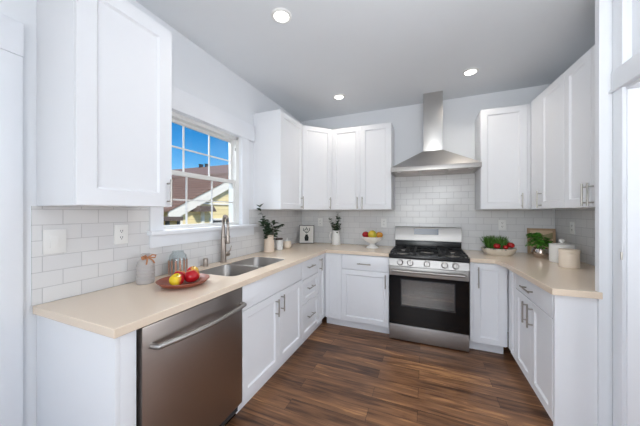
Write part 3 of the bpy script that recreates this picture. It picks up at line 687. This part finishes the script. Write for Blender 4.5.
# ================================================================== OUTLETS AND SWITCH
def plate(name, frame, xc, z, w, h, label, cat, kind):
    if frame == 'L': loc, rz = (0.0085, xc, z), R(90)
    elif frame == 'B': loc, rz = (xc, BY-0.0085, z), 0
    else: loc, rz = tuple(rp(xc, 0.0085, z)), R(-90)+PHI
    r = empty(name, loc, rz, label, cat)
    MB().box(-w/2, w/2, -0.0075, 0, 0, h, 0.002).build('cover_plate', PLASTW, r)
    if kind == 'outlet':
        for s in (-1, 1):
            m = MB(); m.box(-0.016, 0.016, -0.008, -0.005, h/2+s*0.02-0.014, h/2+s*0.02+0.014, 0.002); o = m.build('socket', PLASTW, r)
            m = MB()
            for t in (-1, 1): m.box(t*0.006-0.0014, t*0.006+0.0014, -0.0086, -0.0075, h/2+s*0.02-0.002, h/2+s*0.02+0.008)
            m.box(-0.0022, 0.0022, -0.0086, -0.0075, h/2+s*0.02-0.01, h/2+s*0.02-0.005); m.build('slots', DARKG, o)
    else:
        m = MB(); m.box(-0.018, 0.018, -0.010, -0.005, h/2-0.034, h/2+0.034, 0.002); m.build('rocker', PLASTW, r)
plate('light_switch', 'L', 0.684, 1.155, 0.088, 0.122, 'white rocker light switch plate on the near left tiles', 'light switch', 'switch')
plate('wall_outlet', 'L', 0.990, 1.168, 0.076, 0.118, 'white outlet on the window-wall tiles, right of the light switch', 'outlet', 'outlet')
plate('wall_outlet', 'B', 0.314, 1.155, 0.072, 0.118, 'white outlet in the far left corner behind the white pitcher', 'outlet', 'outlet')
plate('wall_outlet', 'B', 1.235, 1.160, 0.072, 0.118, 'white outlet on the tiles just left of the range', 'outlet', 'outlet')
plate('wall_outlet', 'B', 2.559, 1.160, 0.072, 0.118, 'white outlet on the tiles above the grass bowl', 'outlet', 'outlet')
plate('wall_outlet', 'R', 0.327, 1.155, 0.072, 0.118, 'white outlet on the right wall above the canisters', 'outlet', 'outlet')

# ================================================================== DECOR
GREEN = mat('eucalyptus_leaf', (58, 80, 58), 0.55, var=0.35, scale=40)
GREEN2 = mat('herb_leaf', (70, 130, 34), 0.5, var=0.45, scale=45)
GREEN3 = mat('grass_blade', (74, 118, 40), 0.55, var=0.4, scale=60)
STEM = mat('stem_brown', (84, 76, 50), 0.7)
CREAM = mat('cream_ceramic', (246, 231, 212), 0.4, var=0.02)
WHITEC = mat('white_ceramic', (247, 246, 243), 0.3, var=0.015)
GREYC = mat('grey_ceramic', (186, 182, 181), 0.5, var=0.03)
WOOD = mat('red_brown_wood', (150, 78, 54), 0.4, var=0.25, scale=25)
DWOOD = mat('dark_wood_lid', (70, 48, 40), 0.5, var=0.2)
RIB = mat('tan_ribbon', (186, 130, 92), 0.7, var=0.15)
REDV = mat('red_tomato', (176, 30, 32), 0.28, var=0.2, scale=30)
PINK = mat('blush_ceramic', (224, 206, 188), 0.5, var=0.03)
COPPER = mat('copper_stripe', (176, 130, 108), 0.35, var=0.1)

# grey ribbed jar with ribbon
r = empty('ribbed_jar', (0.106, 1.078, CT), 0, 'pale grey ribbed ceramic jar tied with a tan ribbon, nearest on the left counter', 'jar')
prof = [(0, 0.0), (0.050, 0.0), (0.054, 0.005)]
for k in range(6):
    z = 0.012+k*0.019; rr = 0.0565-0.0005*k; prof += [(rr, z), (rr, z+0.013), (rr-0.004, z+0.016)]
prof += [(0.048, 0.135), (0.034, 0.152), (0.022, 0.158), (0.020, 0.168), (0.028, 0.186), (0.025, 0.187), (0.016, 0.168), (0, 0.166)]
MB().lathe([(q*0.9, z) for q, z in prof], seg=32).build('body', GREYC, r)
m = MB(); m.lathe([(0.022, 0.157), (0.0245, 0.158), (0.0245, 0.167), (0.022, 0.168)], seg=20, closed=True)
for s in (-1, 1):
    lp = [(0.02, 0.004*s, 0.163), (0.03, 0.022*s, 0.178), (0.032, 0.044*s, 0.172), (0.030, 0.040*s, 0.158), (0.024, 0.006*s, 0.161)]
    m.tube(lp, 0.005, 6)
    m.tube([(0.024, 0.004*s, 0.161), (0.04, 0.018*s, 0.145), (0.046, 0.026*s, 0.125)], 0.0045, 6)
m.build('ribbon', RIB, r)
# glass jar with copper stripes
r = empty('striped_glass_jar', (0.088, 1.322, CT), 0, 'clear glass jar with copper vertical stripes behind the apple plate', 'jar')
GJ = glass('jar_glass', (0.93, 0.96, 0.97), 0.07)
pj_ = [(0.055, 0.0), (0.060, 0.008), (0.061, 0.06), (0.060, 0.11), (0.054, 0.138), (0.040, 0.155), (0.036, 0.162), (0.038, 0.170)]
MB().lathe([(0, 0)]+pj_+[(r_-0.003, z) for r_, z in reversed(pj_)]+[(0, 0.004)], seg=36).build('body', GJ, r)
m = MB()
for k in range(14):
    a = 2*math.pi*k/14
    m.box(0.061, 0.0625, -0.006, 0.006, 0.006, 0.105, M=Matrix.Rotation(a, 4, 'Z'))
m.build('stripes', COPPER, r)
# wooden plate and apples
PX, PY = 0.365, 1.142
r = empty('wooden_plate', (PX, PY, CT), 0, 'round red-brown wooden plate holding apples, left of the sink', 'plate')
MB().lathe([(0, 0), (0.085, 0), (0.12, 0.010), (0.144, 0.032), (0.148, 0.036), (0.144, 0.037), (0.118, 0.019), (0.085, 0.010), (0, 0.009)], seg=48).build('dish', WOOD, r)
def apple(loc, rad, m_, tilt, label, grp=None, name='apple', squash=0.9, stem=True):
    r = empty(name, loc, 0, label, name if name in ('apple', 'pear', 'orange', 'tomato') else 'fruit', grp)
    pf = []
    for k in range(17):
        t = math.pi*k/16; rr = rad*math.sin(t)*(1+0.06*math.cos(t)); z = -rad*squash*math.cos(t)
        if k > 13: z -= rad*0.10*(k-13)
        if k < 2: z += rad*0.08*(2-k)
        pf.append((max(rr, 0), z))
    pf[0] = (0, pf[0][1]); pf[-1] = (0, pf[-1][1])
    M_ = Matrix.Translation((0, 0, rad*squash*0.96)) @ Matrix.Rotation(tilt[0], 4, 'X') @ Matrix.Rotation(tilt[1], 4, 'Y')
    MB().lathe(pf, seg=24, M=M_).build('flesh', m_, r)
    if stem: MB().tube([M_ @ Vector((0, 0, rad*squash*0.6)), M_ @ Vector((0.002, 0.001, rad*squash*1.12))], 0.0018, 6).build('stem', STEM, r)
    return r
AY = apple_mat('apple_yellow_red', (176, 24, 32), (236, 206, 40), (-0.6, -0.75, 0.15), 0.0)
AR = apple_mat('apple_red', (184, 22, 34), (228, 150, 60), (-0.4, 0.85, 0.3), 0.022)
AB = apple_mat('apple_blush', (200, 40, 36), (222, 180, 64), (0.6, 0.75, 0.1), 0.008)
ZP = CT+0.0135
apple((PX+0.016, PY-0.062, ZP), 0.040, AY, (0.2, 0.3), 'yellow-and-red apple at the front left of the wooden plate', 'apples on the plate')
apple((PX-0.052, PY+0.012, ZP+0.002), 0.038, AR, (-0.2, 0.1), 'dark red apple in the middle of the wooden plate, behind the yellow one', 'apples on the plate')
apple((PX+0.034, PY+0.030, ZP), 0.045, AR, (0.15, -0.2), 'large bright red apple at the front right of the wooden plate', 'apples on the plate')
apple((PX-0.034, PY+0.096, ZP+0.014), 0.037, AB, (0.1, 0.25), 'blushed red-orange apple at the back right of the wooden plate', 'apples on the plate')
# eucalyptus
def spray(root, base, stems, LL, lw, mt, seed, n=10):
    rnd = random.Random(seed); ms = MB(); ml = MB()
    for tip, k in stems:
        b = Vector(base); t = Vector(tip); mid = (b+t)/2+Vector((0, 0, 0.25*(t-b).length*0.3))
        pts = [b*(1-u)**2+mid*2*u*(1-u)+t*u*u for u in [i/8 for i in range(9)]]
        ms.tube(pts, [0.0024-0.0014*i/8 for i in range(9)], 6)
        for i in range(k+3):
            u = 0.28+0.72*i/max(1, k+2); p = b*(1-u)**2+mid*2*u*(1-u)+t*u*u
            for s in (-1, 1):
                d = Vector((rnd.uniform(-1, 1), rnd.uniform(-1, 1), rnd.uniform(-0.1, 0.8)))+Vector((s*0.5, 0, 0))
                ml.leaf(p, d, (rnd.uniform(-.4, .4), rnd.uniform(-.4, .4), 1), LL*rnd.uniform(0.7, 1.15), lw*rnd.uniform(0.8, 1.1), 0.2)
    st = ms.build('stems', STEM, root); ml.build('foliage', mt, root, smooth=True)
r = empty('flower_vase', (0.117, 2.452, CT), 0, 'tall blush ceramic vase of eucalyptus beside the sink', 'vase')
MB().lathe([(0, 0), (0.058, 0), (0.062, 0.005), (0.062, 0.012), (0.058, 0.016), (0.056, 0.08), (0.054, 0.15), (0.049, 0.17), (0.052, 0.195), (0.049, 0.196), (0.045, 0.172), (0.048, 0.14), (0.05, 0.02), (0, 0.015)], seg=32).build('body', PINK, r)
spray(r, (0, 0, 0.09), [((0.03, -0.22, 0.50), 5), ((0.05, -0.14, 0.36), 6), ((0.04, -0.17, 0.33), 7), ((0.03, -0.08, 0.30), 8), ((0.05, 0.02, 0.33), 9), ((0.08, 0.09, 0.30), 9), ((0.0, 0.13, 0.27), 8), ((-0.02, -0.02, 0.33), 7)], 0.060, 0.044, GREEN, 3)
r = empty('lidded_canister', (0.130, 2.640, CT), 0, 'small white cylinder canister with dark wood lid beside the blush vase', 'canister')
MB().lathe([(0, 0), (0.040, 0), (0.043, 0.004), (0.043, 0.118), (0.041, 0.121), (0, 0.121)], seg=32).build('body', WHITEC, r)
MB().lathe([(0, 0.121), (0.044, 0.121), (0.045, 0.124), (0.045, 0.136), (0.043, 0.139), (0, 0.139)], seg=32).build('lid', DWOOD, r)
r = empty('sugar_pot', (0.150, 2.800, CT), 0, 'small round cream pot with a knobbed lid, right of the dark-lidded canister', 'pot')
MB().lathe([(0, 0), (0.03, 0), (0.044, 0.012), (0.052, 0.035), (0.052, 0.065), (0.046, 0.085), (0.038, 0.092), (0, 0.092)], seg=32).build('body', CREAM, r)
m = MB(); m.lathe([(0.041, 0.092), (0.041, 0.097), (0.025, 0.105), (0.006, 0.108), (0.005, 0.114), (0.010, 0.121), (0.008, 0.128), (0, 0.130)], seg=24); m.build('lid', WHITEC, r)
# framed picture leaning in the corner
r = empty('picture_frame', (0.165, 3.330, CT), R(22), 'small framed plant print leaning in the far left corner', 'picture')
TL = Matrix.Translation((0, 0.0, 0.0)) @ Matrix.Rotation(R(-12), 4, 'X')
w, h = 0.215, 0.262; m = MB()
m.box(-w/2, -w/2+0.007, -0.016, 0, 0, h, 0.001, TL); m.box(w/2-0.007, w/2, -0.016, 0, 0, h, 0.001, TL); m.box(-w/2, w/2, -0.016, 0, 0, 0.007, 0.001, TL); m.box(-w/2, w/2, -0.016, 0, h-0.007, h, 0.001, TL)
m.build('frame', DARKG, r)
pr = MB().box(-w/2+0.006, w/2-0.006, -0.008, -0.003, 0.006, h-0.006, M=TL).build('print', mat('print_paper', (236, 232, 226), 0.7, var=0.01), r)
m = MB(); m.prism([(-0.024, 0.035), (0.024, 0.035), (0.030, 0.085), (0.018, 0.115), (0.018, 0.128), (-0.018, 0.128), (-0.018, 0.115), (-0.030, 0.085)], -0.0095, -0.0080, 'Y', TL); m.build('vase_motif', mat('print_black', (40, 42, 40), 0.7), pr)
m = MB(); rnd = random.Random(5)
for (lx, lz, an) in ((0.0, 0.14, 88), (-0.008, 0.145, 118), (0.008, 0.145, 60), (-0.022, 0.168, 140), (0.022, 0.17, 45), (0.006, 0.178, 80), (-0.010, 0.180, 108), (-0.03, 0.185, 125), (0.032, 0.19, 70), (0.0, 0.198, 95)):
    M2 = TL @ Matrix.Translation((lx, -0.0088, lz)) @ Matrix.Rotation(R(-an), 4, 'Y')
    m.prism([(0, 0), (0.016, 0.007), (0.034, 0.004), (0.042, 0), (0.034, -0.004), (0.016, -0.007)], -0.0006, 0.0006, 'Y', M2)
m.tube([TL @ Vector((0, -0.009, 0.125)), TL @ Vector((0, -0.009, 0.16))], 0.002, 5)
m.build('leaf_motif', mat('print_grey_green', (104, 112, 104), 0.7), pr)
MB().prism([(0.002, 0.0), (0.085, 0.0), (0.03, 0.15)], -0.01, 0.01, 'X').build('easel_back', DARKG, r)
# white pitcher with eucalyptus
r = empty('white_pitcher', (0.600, 3.372, CT), 0, 'white pitcher of eucalyptus on the back counter', 'pitcher')
MB().lathe([(0, 0), (0.058, 0), (0.062, 0.006), (0.060, 0.08), (0.050, 0.15), (0.044, 0.175), (0.048, 0.195), (0.045, 0.196), (0.040, 0.172), (0.05, 0.08), (0, 0.02)], seg=32).build('body', WHITEC, r)
MB().tube([(-0.046, -0.01, 0.175), (-0.075, -0.02, 0.165), (-0.088, -0.024, 0.12), (-0.078, -0.02, 0.07), (-0.058, -0.01, 0.055)], 0.006, 8).build('handle', WHITEC, r)
spray(r, (0, 0, 0.08), [((-0.07, -0.02, 0.36), 5), ((-0.05, 0.02, 0.29), 7), ((0.03, 0.0, 0.44), 8), ((0.05, -0.02, 0.37), 7), ((0.06, 0.0, 0.28), 8), ((-0.02, -0.05, 0.28), 8), ((0.015, -0.04, 0.27), 7)], 0.042, 0.032, GREEN, 11)
# compote with fruit
CX, CY = 1.130, 3.235
r = empty('fruit_compote', (CX, CY, CT), 0, 'white ribbed footed compote of fruit on the back counter left of the range', 'bowl')
m = MB(); m.lathe([(0, 0), (0.074, 0), (0.076, 0.006), (0.06, 0.018), (0.035, 0.034), (0.028, 0.05), (0.04, 0.062), (0.085, 0.085), (0.118, 0.115), (0.132, 0.140), (0.129, 0.142), (0.11, 0.118), (0.08, 0.095), (0.03, 0.078), (0, 0.076)], seg=48)
m.build('bowl', WHITEC, r)
AP = apple_mat('compote_red', (170, 24, 34), (150, 40, 30), (1, 0, 0), 0.03)
LE = apple_mat('compote_yellow', (214, 186, 60), (190, 180, 60), (1, 0, 0), 0.03)
OR = apple_mat('compote_orange', (204, 96, 40), (214, 150, 60), (0.2, -1, 0), 0.01)
zc_ = CT+0.112
apple((CX-0.078, CY-0.02, zc_+0.014), 0.046, AP, (0.1, 0.1), 'red apple on the left of the footed compote', 'fruit in the compote')
apple((CX+0.008, CY-0.045, zc_+0.006), 0.054, LE, (0.3, 0.2), 'large yellow pear-like fruit in the middle of the footed compote', 'fruit in the compote', 'pear', 1.0)
apple((CX+0.090, CY-0.012, zc_+0.016), 0.042, OR, (0.0, 0.1), 'orange-red fruit on the right of the footed compote', 'fruit in the compote', 'orange', 0.95)
apple((CX-0.025, CY+0.060, zc_+0.005), 0.040, AP, (0.0, -0.1), 'dark red apple at the back of the footed compote', 'fruit in the compote')
# oval bowl with grass and tomatoes
BX, BY_ = 2.468, 3.235
r = empty('oval_bowl', (BX, BY_, CT), 0, 'pale stone oval bowl of grass and red tomatoes right of the range', 'bowl')
MB().lathe([(0, 0), (0.11, 0), (0.135, 0.02), (0.155, 0.055), (0.160, 0.07), (0.154, 0.071), (0.13, 0.03), (0, 0.02)], seg=40, sy=0.72).build('dish', mat('stone_bowl', (226, 216, 200), 0.6, var=0.05), r)
m = MB(); m.lathe([(0, 0.05), (0.145, 0.05), (0.15, 0.055), (0, 0.062)], seg=32, sy=0.7); m.build('filling', mat('moss', (86, 84, 50), 0.9, var=0.4, scale=80), r)
m = MB(); rnd = random.Random(21)
for k in range(420):
    a = rnd.uniform(0, 6.283); q = math.sqrt(rnd.random())
    bx, by = -0.02+0.085*q*math.cos(a), 0.015+0.045*q*math.sin(a)
    d = Vector((bx*3.8+0.03+rnd.uniform(-.25, .25), by*3+rnd.uniform(-.25, .25), 1.0))
    m.leaf((bx, by, 0.055), d, (rnd.uniform(-1, 1), rnd.uniform(-1, 1), 0.2), rnd.uniform(0.09, 0.155), 0.006, 0.15)
gr = m.build('grass_tuft', GREEN3, r)
m = MB()
for k in range(16):
    a = rnd.uniform(2.4, 5.2); m.leaf((0.115*math.cos(a), 0.08*math.sin(a), 0.06), (math.cos(a), math.sin(a), 0.25), (0, 0, 1), rnd.uniform(0.04, 0.065), 0.03, 0.2)
m.build('leaf_garnish', GREEN, r)
apple((BX-0.028, BY_-0.062, CT+0.070), 0.032, REDV, (0.2, 0.1), 'red tomato at the front of the grass bowl', 'tomatoes in the oval bowl', 'tomato', 0.85)
apple((BX+0.106, BY_-0.012, CT+0.078), 0.034, REDV, (0.1, 0.3), 'large red tomato on the right rim of the grass bowl', 'tomatoes in the oval bowl', 'tomato', 0.85)
apple((BX+0.050, BY_-0.058, CT+0.066), 0.025, REDV, (0.0, 0.2), 'small red tomato between the two larger ones in the grass bowl', 'tomatoes in the oval bowl', 'tomato', 0.85)
# silver pot of herb
HX, HY = 2.800, 3.165
r = empty('potted_herb', (HX, HY, CT), 0, 'leafy green herb in a silver mercury-glass pot on the right counter', 'potted plant')
MB().lathe([(0, 0), (0.045, 0), (0.062, 0.02), (0.070, 0.05), (0.066, 0.08), (0.060, 0.094), (0.057, 0.094), (0.062, 0.075), (0, 0.07)], seg=32).build('pot', mat('mercury_glass', (196, 184, 176), 0.16, metal=1.0, var=0.25, scale=90), r)
m = MB(); rnd = random.Random(4)
for k in range(380):
    a = rnd.uniform(0, 6.283); e = rnd.uniform(-0.15, 1.3); q = rnd.uniform(0.35, 1.0)
    top = rnd.random() < 0.3
    cx_, cy_, cz_ = (-0.042, 0.01, 0.205) if top else (0, 0, 0.125)
    rad = (0.055 if top else 0.105)*q
    p = Vector((cx_+rad*math.cos(a)*math.cos(e), cy_+rad*math.sin(a)*math.cos(e), cz_+0.75*rad*math.sin(e)))
    m.leaf(p, (math.cos(a), math.sin(a), rnd.uniform(-0.5, 0.7)), (rnd.uniform(-.5, .5), rnd.uniform(-.5, .5), 1), rnd.uniform(0.022, 0.036), rnd.uniform(0.018, 0.028), 0.3)
m.build('foliage', GREEN2, r)
m = MB()
for k in range(14):
    a = 2.399*k; rr = 0.02+0.05*(k/14); m.tube([(0.3*rr*math.cos(a), 0.3*rr*math.sin(a), 0.07), (rr*math.cos(a), rr*math.sin(a), 0.15)], 0.0016, 5)
m.build('stems', GREEN3, r)
# wooden-framed board leaning behind the herb
r = empty('wooden_board', (2.897, 3.430, CT), R(-8), 'wood-framed pictorial board leaning on the tiles behind the herb', 'picture')
TL = Matrix.Rotation(R(-8), 4, 'X'); w, h = 0.235, 0.275; m = MB()
for b in ((-w/2, -w/2+0.022, 0, h), (w/2-0.022, w/2, 0, h), (-w/2+0.022, w/2-0.022, 0, 0.022), (-w/2+0.022, w/2-0.022, h-0.022, h)): m.box(b[0], b[1], -0.018, 0, b[2], b[3], 0.002, TL)
m.build('frame', mat('oak_frame', (176, 148, 118), 0.55, var=0.15, scale=30), r)
pr = MB().box(-w/2+0.02, w/2-0.02, -0.010, -0.003, 0.02, h-0.02, M=TL).build('panel', mat('board_face', (206, 182, 150), 0.6, var=0.12, scale=14), r)
m = MB(); m.prism([(-0.10, 0.19), (-0.03, 0.225), (0.02, 0.205), (0.10, 0.235), (0.10, 0.17), (-0.10, 0.15)], -0.0112, -0.0100, 'Y', TL); m.build('painted_band', mat('board_green', (140, 134, 96), 0.6, var=0.3, scale=40), pr)
# canisters
r = empty('white_canister', (2.885, 2.960, CT), 0, 'white ceramic canister with a knobbed lid, behind the cream canister', 'canister')
MB().lathe([(0, 0), (0.082, 0), (0.086, 0.005), (0.086, 0.148), (0.084, 0.150), (0, 0.150)], seg=40).build('body', WHITEC, r)
MB().lathe([(0, 0.150), (0.084, 0.150), (0.088, 0.153), (0.086, 0.162), (0.03, 0.168), (0.010, 0.172), (0.009, 0.178), (0.018, 0.186), (0.021, 0.197), (0.014, 0.207), (0, 0.210)], seg=40).build('lid', WHITEC, r)
r = empty('cream_canister', (2.835, 2.705, CT), 0, 'plain cream canister with a flat lid on the right counter', 'canister')
MB().lathe([(0, 0), (0.060, 0), (0.064, 0.005), (0.064, 0.118), (0.0635, 0.120), (0, 0.120)], seg=40).build('body', CREAM, r)
MB().lathe([(0, 0.120), (0.0635, 0.120), (0.066, 0.123), (0.066, 0.142), (0.063, 0.146), (0, 0.146)], seg=40).build('lid', CREAM, r)
